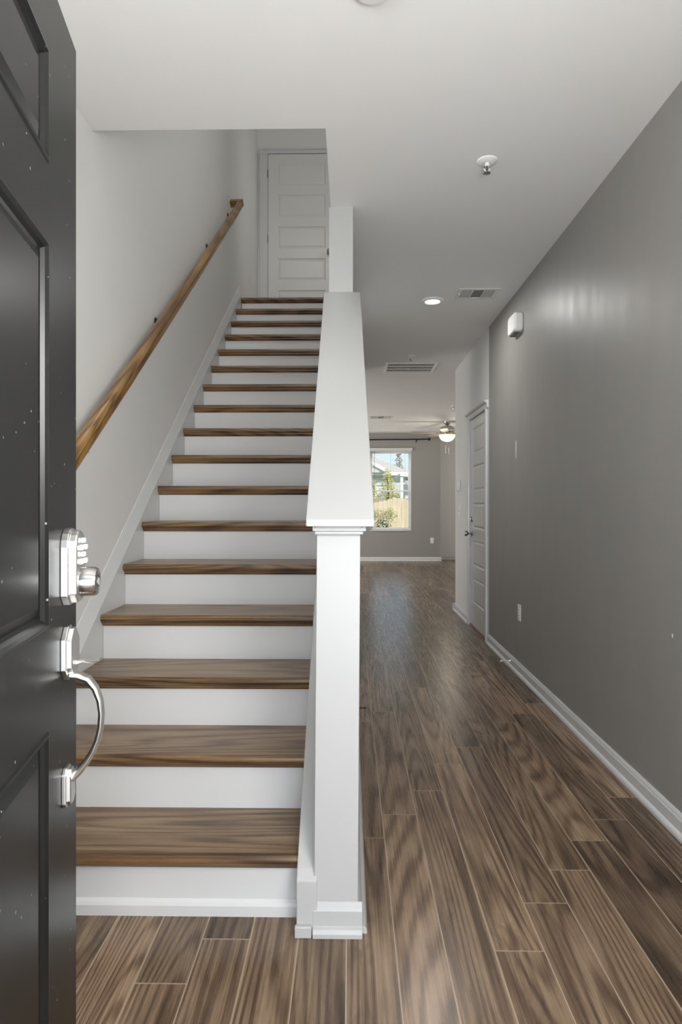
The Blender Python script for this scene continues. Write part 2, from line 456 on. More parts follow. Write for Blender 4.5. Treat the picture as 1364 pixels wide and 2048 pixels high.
# ================================================================== HALF WALL WITH SLOPED CAP
hw = empty('half_wall', (-.04, 1.74, 0), 'white half wall beside the stairs with flat end post and wide sloping cap', 'half wall')
SL = .755
def cz(y): return 1.159 + SL * (y - 1.69)
m = MB()
def ringhw(y, zt, base=0):
    k = (y - 1.735) / (3.2 - 1.735)
    tl, trr = -.093 - .016 * k, .029 - .0145 * k
    bl, br = -.102 - .007 * k, .021 - .0065 * k
    return [(bl, y, 0), (br, y, 0), (trr, y, zt), (tl, y, zt)]
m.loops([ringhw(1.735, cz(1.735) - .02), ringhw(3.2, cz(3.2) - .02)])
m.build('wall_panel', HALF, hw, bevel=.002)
m = MB(); T = .019
def ringc(y, dz):
    k = (y - 1.69) / 1.51
    a, b = -.121 - .0135 * k, .066 - .0145 * k
    return [(a, y, cz(y) - T + dz), (b, y, cz(y) - T + dz), (b, y, cz(y) + dz), (a, y, cz(y) + dz)]
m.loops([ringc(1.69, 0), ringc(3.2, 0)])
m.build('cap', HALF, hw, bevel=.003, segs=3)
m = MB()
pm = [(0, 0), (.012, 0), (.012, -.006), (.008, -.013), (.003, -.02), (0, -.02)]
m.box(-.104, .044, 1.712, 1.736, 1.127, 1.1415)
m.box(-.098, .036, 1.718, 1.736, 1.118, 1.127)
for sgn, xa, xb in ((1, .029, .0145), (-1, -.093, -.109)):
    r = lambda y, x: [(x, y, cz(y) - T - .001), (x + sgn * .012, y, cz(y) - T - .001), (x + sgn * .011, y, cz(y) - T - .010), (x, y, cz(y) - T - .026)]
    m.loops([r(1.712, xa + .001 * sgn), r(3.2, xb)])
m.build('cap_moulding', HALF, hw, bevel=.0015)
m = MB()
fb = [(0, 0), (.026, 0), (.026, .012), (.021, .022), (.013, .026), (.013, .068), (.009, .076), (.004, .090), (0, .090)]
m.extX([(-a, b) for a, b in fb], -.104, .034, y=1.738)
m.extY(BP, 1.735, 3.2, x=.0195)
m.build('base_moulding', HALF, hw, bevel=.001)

# ================================================================== HANDRAIL
hr = empty('handrail', (-.975, 1.8, 1.1), 'brown oak handrail bracketed to the white wall beside the stairs', 'handrail')
pts = [(1.72, 1.030), (2.183, 1.377), (2.67, 1.737), (3.25, 2.171), (4.013, 2.745), (4.916, 3.428), (5.24, 3.672), (5.42, 3.818), (5.50, 3.885)]
def rail_sec(c, t):
    sd = Vector((1, 0, 0)); nn = sd.cross(t).normalized()
    if nn.z < 0: nn = -nn
    out = []
    for a, b in [(-.020, -.026), (.020, -.026), (.026, -.016), (.026, -.004), (.022, .003), (.027, .013), (.022, .024), (.010, .031), (-.010, .031), (-.022, .024), (-.027, .013), (-.022, .003), (-.026, -.004), (-.026, -.016)]:
        out.append(Vector(c) + sd * a + nn * b)
    return out
R = []
P = [Vector((-.975, y, z)) for y, z in pts]
for i, p in enumerate(P):
    R.append(rail_sec(p, (P[min(i + 1, len(P) - 1)] - P[max(0, i - 1)]).normalized()))
rail = MB().loops(R).build('rail', RAIL, hr, smooth='auto')
m = MB(); 
e = P[-1]; tt = (P[-1] - P[-2]).normalized(); nn = Vector((1, 0, 0)).cross(tt)
if nn.z < 0: nn = -nn
cs = []
for x in (XW + .001, -.949):
    cs.append([Vector((x, e.y, e.z)) + tt * a + nn * b for a, b in ((-.05, -.026), (.006, -.026), (.006, .031), (-.05, .031))])
m.loops(cs).build('wall_return', RAIL, hr, bevel=.004)
for y, z in ((3.36, 2.19), (4.56, 3.085), (5.35, 3.672), (2.25, 1.36)):
    zz = nl(y) + .86
    zc = 1.377 + .7545 * (y - 2.183) - .03
    br = MB(); br.lathe([(.0, 0), (.022, 0), (.020, .006), (.008, .010)], (XW, y, zc - .035), axis='x', n=16, cap0=False)
    br.tube([(XW + .008, y, zc - .035), (XW + .045, y, zc - .037), (XW + .068, y, zc - .025), (-.975, y, zc)], .0062, 8)
    br.box(-.984, -.966, y - .028, y + .028, zc - .006, zc - .001)
    b = br.build('bracket', DARKM, hr, smooth='auto')

# ================================================================== PANEL DOORS
def panel_door(name, w, h, th, panels, prof, mat, parent, z0=0.0):
    """front face at y=0 looking to -y, origin bottom-left"""
    bm = bmesh.new()
    xs = sorted({0, w} | {p[0] for p in panels} | {p[1] for p in panels})
    zs = sorted({0, h} | {p[2] for p in panels} | {p[3] for p in panels})
    for side in (0, 1):
        Y = 0 if side == 0 else th; sg = 1 if side == 0 else -1
        for xa, xb in zip(xs, xs[1:]):
            for za, zb in zip(zs, zs[1:]):
                cx, c_z = (xa + xb) / 2, (za + zb) / 2
                if any(p[0] < cx < p[1] and p[2] < c_z < p[3] for p in panels): continue
                bm.faces.new([bm.verts.new((x, Y, z + z0)) for x, z in ((xa, za), (xb, za), (xb, zb), (xa, zb))])
        for x0, x1, za, zb in panels:
            prev = None
            for ins, dep in prof:
                ring = [bm.verts.new((x, Y + sg * dep, z + z0)) for x, z in ((x0 + ins, za + ins), (x1 - ins, za + ins), (x1 - ins, zb - ins), (x0 + ins, zb - ins))]
                if prev:
                    for i in range(4): bm.faces.new((prev[i], prev[(i + 1) % 4], ring[(i + 1) % 4], ring[i]))
                prev = ring
            bm.faces.new(prev)
    for a, b in (((0, 0), (w, 0)), ((w, 0), (w, h)), ((w, h), (0, h)), ((0, h), (0, 0))):
        bm.faces.new([bm.verts.new(q) for q in ((a[0], 0, a[1] + z0), (b[0], 0, b[1] + z0), (b[0], th, b[1] + z0), (a[0], th, a[1] + z0))])
    mb = MB(); mb.bm.free(); mb.bm = bm
    return mb.build(name, mat, parent, local=True, doubles=True)

# black entry door, standing open
d1 = empty('door_1', (-.346, .242, 0), 'black panelled front door standing open at the left edge of the view', 'door', rz=math.radians(100.2), kind='structure')
PB = [(0, 0), (.003, -.003), (.007, -.0035), (.012, .001), (.016, .007), (.022, .0085), (.028, .006), (.040, .002)]
xa, xb = .914 - .420, .914 - .172
xc, xd = .178, .420
pan = []
for a, b in ((xa, xb), (xc, xd)):
    pan += [(a, b, 1.738, 1.918), (a, b, 1.004, 1.615), (a, b, .235, .842)]
panel_door('slab', .914, 2.04, .044, pan, PB, BLACK, d1)
tx = .914
# keypad deadbolt
def plate(mb, cx, zc, hw_, hh, y0, y1, taper=.006, ch=.012, arch=False):
    def out(i):
        a, b = hw_ - i, hh - i
        if arch:
            pts = [(-a, -b + ch), (-a + ch, -b), (a - ch, -b), (a, -b + ch)]
            for k in range(9):
                an = PI * k / 8; pts.append((a * math.cos(an), b - a * .95 + a * .95 * math.sin(an)))
            return pts
        return [(-a, -b + ch), (-a + ch, -b), (a - ch, -b), (a, -b + ch), (a, b - ch), (a - ch, b), (-a + ch, b), (-a, b - ch)]
    mb.loops([[(cx + x, y, zc + z) for x, z in out(i)] for i, y in ((0, y0), (0, y0 - (y0 - y1) * .45), (taper * .5, y0 - (y0 - y1) * .5), (taper * .6, y0 - (y0 - y1) * .9), (taper, y1))])
m = MB(); plate(m, tx - .070, 1.094, .034, .066, 0, -.026, arch=True, ch=.016)
kb = m.build('keypad_deadbolt', NICKEL, d1, local=True, bevel=.0012)
kb['label'] = 'satin nickel keypad deadbolt'
for i, (dx, dz) in enumerate([(0, .044), (-.014, .032), (.014, .032), (0, .020), (-.014, .008), (.014, .008)]):
    m = MB(); m.box(tx - .070 + dx - .0055, tx - .070 + dx + .0055, -.033, -.026, 1.094 + dz - .0045, 1.094 + dz + .0045)
    m.build('keypad_button', PLASTIC, kb, bevel=.0015)
m = MB(); m.lathe([(.026, 0), (.0255, -.022), (.023, -.027), (.012, -.028), (.011, -.025)], (tx - .068, -.026, 1.066), axis='y', n=28)
m.build('lock_cylinder', CHROME, kb, smooth='auto')
m = MB(); m.lathe([(.010, 0), (.0095, -.003)], (tx - .068, -.0515, 1.066), axis='y', n=20)
m.box(tx - .0688, tx - .0672, -.0556, -.0545, 1.060, 1.072)
m.build('keyhole', NICKEL2, kb, smooth='auto')
# grip handle
m = MB(); plate(m, tx - .072, .944, .030, .046, 0, -.018, ch=.020)
hs = m.build('handle_set', NICKEL, d1, local=True, bevel=.001); hs['label'] = 'satin nickel grip handle with thumb latch'
m = MB(); plate(m, tx - .076, .714, .020, .034, 0, -.014, ch=.009)
m.build('lower_plate', NICKEL, hs, bevel=.001)
m = MB()
gp = [(-.010, .905, .015, .006), (-.022, .903, .013, .007), (-.038, .896, .0115, .007), (-.050, .880, .0105, .0065), (-.058, .858, .010, .006), (-.0605, .835, .0095, .0055), (-.059, .812, .009, .0055), (-.054, .790, .0088, .0055), (-.046, .770, .009, .0055), (-.036, .753, .0095, .006), (-.024, .738, .011, .007), (-.012, .727, .014, .008)]
R = []
for i, (y, z, wx, wn) in enumerate(gp):
    p = Vector((tx - .074, y, z)); q0 = gp[max(0, i - 1)]; q1 = gp[min(len(gp) - 1, i + 1)]
    tn = Vector((0, q1[0] - q0[0], q1[1] - q0[1])).normalized(); nn = Vector((1, 0, 0)).cross(tn)
    R.append([p + Vector((1, 0, 0)) * wx * math.cos(2 * PI * k / 14) + nn * wn * math.sin(2 * PI * k / 14) for k in range(14)])
m.loops(R).build('grip', NICKEL, hs, smooth='auto')
m = MB(); m.tube([(tx - .072, -.014, .926), (tx - .072, -.030, .928), (tx - .072, -.048, .926), (tx - .072, -.058, .929)], 1, 10, sec=[(.007, .005), (.008, .0042), (.014, .0032), (.012, .0024)])
m.build('thumb_latch', NICKEL, hs, smooth='auto')

# white five-panel doors
PW = [(0, 0), (.004, .0035), (.011, .0075), (.017, .0075), (.034, .0015)]
def five(w, x0, x1): return [(x0, x1, .228 + .364 * i, .480 + .364 * i) for i in range(5)]
def hinge(parent, x, z, mat=NICKEL2):
    m = MB(); m.lathe([(.0065, -.045), (.0065, .045)], (x, -.006, z), n=12); m.box(x - .014, x + .004, -.0015, .001, z - .044, z + .044)
    m.build('hinge', mat, parent, local=True, smooth='auto')
# hallway closet door, local x runs toward the viewer
d2 = empty('door_2', (1.206, 6.210, .012), 'white five-panel closet door at the end of the grey hallway wall', 'door', rz=-PI / 2, kind='structure')
panel_door('slab', .706, 2.028, .035, five(.706, .100, .606), PW, DOORW, d2)
for z in (.25, 1.03, 1.80): hinge(d2, .709, z)
m = MB()
m.lathe([(.030, .0), (.030, -.004), (.020, -.009), (.010, -.012), (.009, -.034), (.016, -.040), (.026, -.050), (.028, -.060), (.024, -.070), (.012, -.076)], (.055, 0, .905), axis='y', n=24)
k2 = m.build('door_knob', NICKEL2, d2, local=True, smooth='auto'); k2['label'] = 'dark nickel round knob'
m = MB(); m.lathe([(.027, 0), (.027, -.006), (.022, -.012), (.012, -.013)], (.055, 0, 1.045), axis='y', n=20); m.box(.051, .059, -.026, -.012, 1.030, 1.060)
m.build('deadbolt', NICKEL2, d2, local=True, smooth='auto')
MB().box(-.006, .710, -.012, .03, -.012, .010).build('threshold', THRESH, d2, local=True, bevel=.003)
# door_2 casing
m = MB()
cp = [(0, 0), (.060, 0), (.060, .014), (.052, .018), (.030, .016), (.012, .012), (0, .008)]
def vcas(mb, ya, sgn, z1):
    mb.prism(cp, lambda a, b: (XR - b, ya + sgn * a, 0), lambda a, b: (XR - b, ya + sgn * a, z1))
vcas(m, 5.500, -1, 2.05); vcas(m, 6.220, 1, 2.05)
hd = [(2.045, 0), (2.045, .012), (2.060, .016), (2.085, .018), (2.092, .030), (2.104, .038), (2.112, .038), (2.112, 0)]
m.prism(hd, lambda a, b: (XR - b, 5.395, a), lambda a, b: (XR - b, 6.325, a))
m.box(5.0, 5.0, 0, 0, 0, 0) if False else None
m.box(XR, XR + .12, 5.485, 5.501, 0, 2.045); m.box(XR, XR + .12, 6.214, 6.232, 0, 2.045); m.box(XR, XR + .12, 5.5, 6.216, 2.043, 2.06)
struct(m, 'trim_1', TRIM, 'white casing with crown header around the closet door in the hallway', 'door casing', bevel=.001)
# upstairs door
d3 = empty('door_3', (-.935, 7.066, LZ + .006), 'white five-panel door seen at the top of the stairs', 'door', kind='structure')
panel_door('slab', .762, 2.034, .024, five(.762, .103, .655), PW, DOORW, d3)
for z in (.25, 1.07, 1.81): hinge(d3, -.004, z)
m = MB(); m.lathe([(.030, .0), (.030, -.004), (.010, -.010), (.009, -.034), (.016, -.040), (.027, -.052), (.027, -.062), (.018, -.072), (.008, -.074)], (.700, 0, .905), axis='y', n=20)
m.build('door_knob', NICKEL2, d3, local=True, smooth='auto')
m = MB()
for a, b in ((-1.030, -.940), (-.168, -.102)): m.box(a, b, 7.060, 7.09, LZ, LZ + 2.046)
m.box(-1.030, -.102, 7.060, 7.09, LZ + 2.0465, LZ + 2.105)
m.box(-1.030, -1.010, 7.052, 7.0595, LZ, LZ + 2.105); m.box(-1.0095, -.102, 7.052, 7.0595, LZ + 2.088, LZ + 2.105)
struct(m, 'trim_2', TRIM, 'white casing around the upstairs door', 'door casing', bevel=.003)

# ================================================================== WINDOW
wn = empty('window_1', (.865, YB + .08, wz0), 'white double-hung window in the far grey wall showing neighbouring houses', 'window', kind='structure')
def frame(mb, x0, x1, y0, y1, z0, z1, t, tb=None):
    tb = tb or t
    mb.box(x0, x0 + t, y0, y1, z0, z1); mb.box(x1 - t, x1, y0, y1, z0, z1); mb.box(x0 + t, x1 - t, y0, y1, z0, z0 + tb); mb.box(x0 + t, x1 - t, y0, y1, z1 - t, z1)
m = MB(); frame(m, wx0, wx1, YB + .07, YB + .15, wz0, wz1, .022); m.build('window_frame', TRIM, wn, bevel=.002)
zm = 1.500
m = MB(); frame(m, wx0 + .022, wx1 - .022, YB + .115, YB + .14, zm - .015, wz1 - .022, .034); us = m.build('upper_sash', TRIM, wn, bevel=.002)
m = MB(); frame(m, wx0 + .022, wx1 - .022, YB + .085, YB + .112, wz0 + .022, zm + .018, .034); ls = m.build('lower_sash', TRIM, wn, bevel=.002)
t = NT('window_glass'); t.t.nodes.remove(t.b)
g = t.n('BsdfGlossy'); g.inputs['Roughness'].default_value = .02; tr_ = t.n('BsdfTransparent'); tr_.inputs[0].default_value = (.96, .98, .97, 1)
ms = t.n('MixShader'); ms.inputs[0].default_value = .05
t.t.links.new(tr_.outputs[0], ms.inputs[1]); t.t.links.new(g.outputs[0], ms.inputs[2]); t.t.links.new(ms.outputs[0], t.out.inputs[0])
GLASS = t.m
MB().box(wx0 + .05, wx1 - .05, YB + .126, YB + .129, zm + .015, wz1 - .05).build('glass_pane', GLASS, us)
MB().box(wx0 + .05, wx1 - .05, YB + .097, YB + .100, wz0 + .05, zm - .01).build('glass_pane', GLASS, ls)
m = MB(); m.box(wx0 - .012, wx1 + .012, YB - .022, YB + .085, wz0 - .016, wz0 + .004); m.build('window_sill', TRIM, wn, bevel=.003)
m = MB(); m.box(wx0, wx0 + .006, YB - .001, YB + .07, wz0, wz1); m.box(wx1 - .006, wx1, YB - .001, YB + .07, wz0, wz1); m.build('window_reveal', TRIM, wn)
# blind
bl = empty('window_blind', (.865, YB + .02, 2.35), 'white horizontal slat blind lowered with open slats inside the window', 'blind')
m = MB(); m.box(wx0 - .012, wx1 + .018, YB - .045, YB + .035, 2.345, 2.405); m.box(wx0 - .016, wx1 + .022, YB - .050, YB + .035, 2.400, 2.412)
m.build('valance', TRIM, bl, bevel=.003)
m = MB(); z = .715
while z < 2.33:
    y = YB + .035
    m.prism([(-.020, -.0006), (.020, -.0006), (.020, .0006), (-.020, .0006)], lambda a, b: (wx0 + .012, y + a, z + b), lambda a, b: (wx1 - .012, y + a, z + b)); z += .0440
m.build('slats', PLASTIC, bl)
MB().box(wx0 + .012, wx1 - .012, YB + .012, YB + .058, .672, .694).build('bottom_rail', PLASTIC, bl, bevel=.003)
CORD = plain('blind_cord', (.35, .34, .32), .8)
for x in (wx0 + .10, (wx0 + wx1) / 2, wx1 - .13):
    m = MB(); m.box(x - .001, x + .001, YB + .010, YB + .0115, .68, 2.35); m.box(x - .001, x + .001, YB + .0585, YB + .06, .68, 2.35); m.build('ladder_cord', CORD, bl)
MB().tube([(wx0 + .09, YB + .002, 2.34), (wx0 + .09, YB + .002, 1.55)], .004, 8).build('tilt_wand', CORD, bl)
# curtain rod
cr = empty('curtain_rod', (.7, YB - .08, 2.59), 'black curtain rod with ball finial mounted high over the far window', 'curtain rod')
MB().tube([(-.35, YB - .085, 2.578), (1.64, YB - .085, 2.592)], .0125, 12).build('rod', IRON, cr, smooth='auto')
MB().lathe([(.005, -.04), (.012, -.036), (.014, -.026), (.030, -.012), (.034, 0), (.030, .014), (.016, .028), (.004, .032)], (1.675, YB - .085, 2.592), axis='x', n=16).build('finial', IRON, cr, smooth='auto')
for x in (1.41, -.2):
    m = MB(); m.box(x - .008, x + .008, YB - .09, YB - .001, 2.562, 2.572); m.box(x - .008, x + .008, YB - .006, YB, 2.53, 2.60); m.lathe([(.008, -.012), (.008, .012)], (x, YB - .085, 2.566), n=10)
    m.build('bracket', IRON, cr)

# ================================================================== CEILING FAN
FX, FY = 1.795, 11.5
fan = empty('ceiling_fan', (FX, FY, H), 'nickel ceiling fan with lit frosted bowl light in the far living room', 'ceiling fan')
MB().lathe([(.068, 0), (.066, -.010), (.055, -.045), (.034, -.062), (.018, -.066)], (FX, FY, H)).build('canopy', CHROME, fan, smooth='auto')
MB().lathe([(.014, -.06), (.014, -.10)], (FX, FY, H)).build('downrod', CHROME, fan, smooth='auto')
MB().lathe([(.030, -.072), (.085, -.082), (.125, -.105), (.138, -.135), (.132, -.165), (.100, -.190), (.075, -.200), (.075, -.225), (.115, -.235), (.120, -.245)], (FX, FY, H), n=32).build('motor_housing', CHROME, fan, smooth='auto')
MB().lathe([(.146, -.240), (.150, -.252), (.146, -.275), (.128, -.310), (.095, -.342), (.050, -.362), (.010, -.368)], (FX, FY, H), n=32).build('light_bowl', BOWL, fan, smooth='auto')
BLADE = plain('blade_finish', (.42, .36, .30), .35)
for i in range(5):
    a = math.radians(183 + 72 * i)
    ca, sa = math.cos(a), math.sin(a)
    def L(r, t_, z): return (FX + r * ca - t_ * sa, FY + r * sa + t_ * ca, H - .205 + z)
    m = MB()
    ro = [(.18, .045), (.24, .060), (.45, .068), (.62, .070), (.655, .055), (.67, .02)]
    top = [L(r, t_, .010 * t_ / .07 + .003) for r, t_ in ro] + [L(r, -t_, -.010 * t_ / .07 + .003) for r, t_ in reversed(ro)]
    bot = [(x, y, z - .006) for x, y, z in top]
    m.loops([bot, top]); b = m.build('blade', BLADE, fan)
    m = MB(); m.tube([L(.10, 0, .015), L(.15, 0, -.002), L(.21, 0, -.006)], 1, 8, sec=[(.014, .006), (.012, .005), (.03, .003)])
    m.build('blade_iron', CHROME, b, smooth='auto')
for dx, l in ((.025, .60), (-.04, .575)):
    m = MB(); m.tube([(FX + dx, FY - .05, H - .24), (FX + dx, FY - .05, H - l)], .0022, 6); m.lathe([(.002, .014), (.007, .008), (.007, -.008), (.003, -.014)], (FX + dx, FY - .05, H - l - .012), n=8)
    m.build('pull_chain', NICKEL2, fan, smooth='auto')

# ================================================================== CEILING FITTINGS
dl = empty('recessed_light', (.619, 4.671, H), 'round white recessed light glowing in the hallway ceiling', 'ceiling light')
MB().lathe([(.084, 0), (.084, -.004), (.078, -.010), (.058, -.012), (.053, -.003)], (.619, 4.671, H), n=36, cap0=False, cap1=False).build('trim_ring', PLASTIC, dl, smooth='auto')
MB().lathe([(.054, -.004), (.048, -.009), (.03, -.011), (.002, -.012)], (.619, 4.671, H), n=36).build('lens', LENS, dl, smooth='auto')
def sprinkler(x, y, label, s=1.0):
    e = empty('fire_sprinkler', (x, y, H), label, 'sprinkler', group=None)
    MB().lathe([(.046 * s, 0), (.045 * s, -.004), (.034 * s, -.010), (.017 * s, -.012), (.014 * s, -.006)], (x, y, H), n=28).build('escutcheon', PLASTIC, e, smooth='auto')
    m = MB(); m.lathe([(.011, -.006), (.011, -.022), (.007, -.024)], (x, y, H), n=12)
    for sx in (-1, 1): m.tube([(x + sx * .010, y, H - .018), (x + sx * .014, y, H - .034), (x + sx * .003, y, H - .052)], .0025, 6)
    hd_ = m.build('sprinkler_head', PLASTIC, e, smooth='auto')
    m = MB(); m.lathe([(.003, -.024), (.003, -.050)], (x, y, H), n=8); m.build('glass_bulb', BULB, hd_)
    m = MB(); m.lathe([(.004, -.050), (.0165, -.053), (.0165, -.055), (.004, -.056)], (x, y, H), n=16); m.build('deflector', CHROME, hd_)
sprinkler(.612, 2.78, 'white sprinkler head with round plate, alone in the front ceiling area')
sprinkler(.623, 6.41, 'small white sprinkler head just in front of the large return grille')
sprinkler(1.60, 9.6, 'tiny white sprinkler on the far ceiling near the hallway corner')
sd = empty('smoke_detector', (.066, 1.835, H), 'round white ceiling disc cut off by the top edge of the picture', 'smoke detector')
MB().lathe([(.062, 0), (.062, -.012), (.055, -.026), (.030, -.032)], (.066, 1.820, H), n=32).build('housing', PLASTIC, sd, smooth='auto')

def supply_vent(x0, x1, y0, y1, label):
    e = empty('ceiling_vent', ((x0 + x1) / 2, (y0 + y1) / 2, H), label, 'vent')
    m = MB(); b = .028; t_ = .006
    m.box(x0, x1, y0, y0 + b, H - t_, H); m.box(x0, x1, y1 - b, y1, H - t_, H); m.box(x0, x0 + b, y0 + b, y1 - b, H - t_, H); m.box(x1 - b, x1, y0 + b, y1 - b, H - t_, H)
    fr = m.build('frame', GRILLE, e, bevel=.002)
    MB().box(x0 + b, x1 - b, y0 + b, y1 - b, H - .0009, H + .0).build('backing', GREYM, e)
    
    w3 = (x1 - x0 - 2 * b) / 3
    m = MB()
    for s_, sg in ((0, -1), (2, 1)):
        xa = x0 + b + s_ * w3
        for i in range(8):
            x = xa + w3 * (i + .5) / 8
            m.box(x - .0030, x + .0030, y0 + b, y1 - b, H - .0045, H - .001)
    m.box(x0 + b + w3 - .003, x0 + b + w3 + .003, y0 + b, y1 - b, H - .009, H); m.box(x0 + b + 2 * w3 - .003, x0 + b + 2 * w3 + .003, y0 + b, y1 - b, H - .009, H)
    m.build('louvers', GRILLE, e)
    m = MB(); m.box(x0 + .012, x0 + .018, (y0 + y1) / 2 - .03, (y0 + y1) / 2 + .02, H - .02, H - .004); m.build('damper_lever', PLASTIC, e)
supply_vent(.772, 1.068, 4.41, 4.63, 'white three-section supply vent nearest the grey wall, right of the recessed light')
supply_vent(.335, .742, 10.73, 11.04, 'thin white double vent on the far living room ceiling')
rg = empty('return_grille', (.668, 6.94, H), 'large rectangular white return air grille with rows of dark slots', 'air grille')
m = MB(); x0, x1, y0, y1, b = .382, .955, 6.70, 7.18, .035
m.box(x0, x1, y0, y0 + b, H - .008, H); m.box(x0, x1, y1 - b, y1, H - .008, H); m.box(x0, x0 + b, y0 + b, y1 - b, H - .008, H); m.box(x1 - b, x1, y0 + b, y1 - b, H - .008, H)
m.build('frame', PLASTIC, rg, bevel=.003)
MB().box(x0 + b, x1 - b, y0 + b, y1 - b, H - .001, H).build('backing', DARK, rg)
m = MB(); n = 30
for i in range(n + 1):
    x = x0 + b + (x1 - x0 - 2 * b) * i / n; m.box(x - .0028, x + .0028, y0 + b, y1 - b, H - .006, H - .001)
for i in range(4):
    y = y0 + b + (y1 - y0 - 2 * b) * i / 3; m.box(x0 + b, x1 - b, y - .016, y + .016, H - .0065, H - .001)
m.build('louvers', GRILLE, rg)

# ================================================================== RIGHT WALL FITTINGS
ch = empty('door_chime', (XR, 4.43, 2.48), 'white rounded chime box mounted high on the grey wall', 'chime box')
m = MB()
def chime(y, o): return None
R = []
for dx, s in ((0, .95), (.025, 1.0), (.045, .98), (.056, .86)):
    hw2, hh = .105 * s, .070 * s
    ring = []
    for k in range(24):
        a = 2 * PI * k / 24; c_, s_ = math.cos(a), math.sin(a)
        ring.append((XR - dx, 4.428 + hw2 * math.copysign(abs(c_) ** .35, c_), 2.482 + hh * math.copysign(abs(s_) ** .35, s_)))
    R.append(ring)
m.loops(R); m.build('cover', PLASTIC, ch, smooth='auto')
m = MB()
for i in range(5): m.box(XR - .05, XR - .01, 4.36 + i * .03, 4.372 + i * .03, 2.4105, 2.4125)
m.build('sound_slots', DARK, ch)

def outlet(loc, ax, label):
    """ax 'x-' plate faces -X, 'y-' plate faces -Y"""
    e = empty('wall_outlet', loc, label, 'outlet', rz=(-PI / 2 if ax == 'x-' else 0))
    m = MB(); m.box(-.035, .035, -.005, 0, -.0575, .0575); p = m.build('cover_plate', PLASTIC, e, local=True, bevel=.003)
    for dz in (-.02, .02):
        m = MB(); m.box(-.017, .017, -.0075, -.005, dz - .0145, dz + .0145); s = m.build('socket', PLASTIC, p, bevel=.003)
        m = MB(); m.box(-.007, -.005, -.0080, -.0074, dz - .003, dz + .006); m.box(.005, .007, -.0080, -.0074, dz - .003, dz + .006); m.build('slots', DARK, e, local=True)
    return e
outlet((XR, 4.408, .436), 'x-', 'white outlet low on the grey right wall')
outlet((1.748, YB, .44), 'y-', 'white outlet low on the far grey wall right of the window')
th = empty('thermostat', (XR, 6.80, 1.40), 'white thermostat and hanging sensor on the pale wall left of the closet door', 'thermostat', rz=-PI / 2)
m = MB(); m.box(-.055, .045, -.028, 0, -.045, .07); m.build('housing', PLASTIC, th, local=True, bevel=.006)
m = MB(); m.box(-.055, -.045, -.036, -.028, -.10, .07); m.build('flip_cover', PLASTIC, th, local=True, bevel=.002)
sw = empty('light_switch', (XR, 6.78, 1.135), 'white double rocker switch plate below the thermostat', 'light switch', rz=-PI / 2)
m = MB(); m.box(-.040, .040, -.007, 0, -.062, .062); p = m.build('cover_plate', PLASTIC, sw, local=True, bevel=.003)
for dz in (-.031, .031):
    m = MB(); m.box(-.022, .022, -.013, -.006, dz - .024, dz + .024); m.build('rocker', PLASTIC, p, bevel=.003)
MB().box(-.03, .03, -.0075, -.0068, -.003, .003).build('gap_line', DARKBROWN, p)  # dark brown strip across the plate between the rockers

def smear(name, label, cat, pts, mat, th_=.0012, ax='R'):
    m = MB()
    if ax == 'R': m.prism(pts, lambda a, b: (XR - th_, a, b), lambda a, b: (XR + .001, a, b))
    else: m.prism(pts, lambda a, b: (XW + th_, a, b), lambda a, b: (XW - .001, a, b))
    return tag(m.build(name, mat), label, cat)
smear('wall_patch', 'narrow white spackle patch at eye level on the grey right wall', 'wall patch', [(4.49, 1.53), (4.515, 1.55), (4.52, 1.62), (4.508, 1.668), (4.488, 1.655), (4.485, 1.60), (4.495, 1.57)], SPACKLE)
smear('wall_patch', 'tiny white fleck near the right picture edge on the grey wall', 'wall patch', [(2.322, .706), (2.330, .706), (2.331, .719), (2.324, .720)], SPACKLE)
smear('wall_patch', 'thin white scrape above the handrail top end', 'wall patch', [(6.05, 4.21), (6.065, 4.21), (6.07, 4.33), (6.055, 4.335)], SPACKLE, ax='L')
smear('wall_patch', 'small white scrape with brown tip near the top stair', 'wall patch', [(6.50, 3.52), (6.53, 3.51), (6.53, 3.64), (6.51, 3.645)], SPACKLE, ax='L')

def stop(p, q, mat, label):
    e = empty('door_stop', p, label, 'door stop')
    P0, P1 = Vector(p), Vector(q); d = (P1 - P0)
    MB().tube([P0 + d * (i / 10) for i in range(10)], [.008, .005, .0042, .0042, .0042, .0042, .0042, .0042, .0042, .005], 10).build('rod', mat, e, smooth='auto')
    MB().tube([P0 + d * .86, P0 + d * .9, P1], [.006, .0075, .006], 10).build('rubber_tip', PLASTIC if mat is NICKEL else mat, e, smooth='auto')
stop((XR - .014, 4.60, .048), (XR - .090, 4.60, .046), NICKEL, 'silver rod door stop on the baseboard before the closet door')
stop((.032, 3.52, .048), (.090, 3.52, .048), DARKM, 'dark door stop poking out low beside the white post')

# ================================================================== OUTSIDE
GZ = -.55
t = NT('lawn'); n = t.noise(t.obj(), 3, 5); t.t.links.new(t.mix(n, (.10, .13, .04, 1), (.22, .22, .09, 1)), t.b.inputs['Base Color']); t.b.inputs['Roughness'].default_value = .9
struct(MB().box(-60, 60, 13.9, 140, GZ - .1, GZ), 'ground_yard', t.m, 'grass yard beyond the far window', 'ground')
t = NT('cedar_pickets'); X_, Y_, Z_ = t.sep(t.obj())
nz = t.noise(t.comb(X_, Y_, t.math('MULTIPLY', Z_, .15)), 16, 4)
t.t.links.new(t.mix(nz, (.42, .33, .22, 1), (.74, .62, .45, 1)), t.b.inputs['Base Color']); t.b.inputs['Roughness'].default_value = .8
CEDAR = t.m
t = NT('weathered_pickets'); X_, Y_, Z_ = t.sep(t.obj()); nz = t.noise(t.comb(X_, Y_, t.math('MULTIPLY', Z_, .15)), 12, 4)
t.t.links.new(t.mix(nz, (.20, .14, .09, 1), (.38, .28, .19, 1)), t.b.inputs['Base Color'])
CEDAR2 = t.m
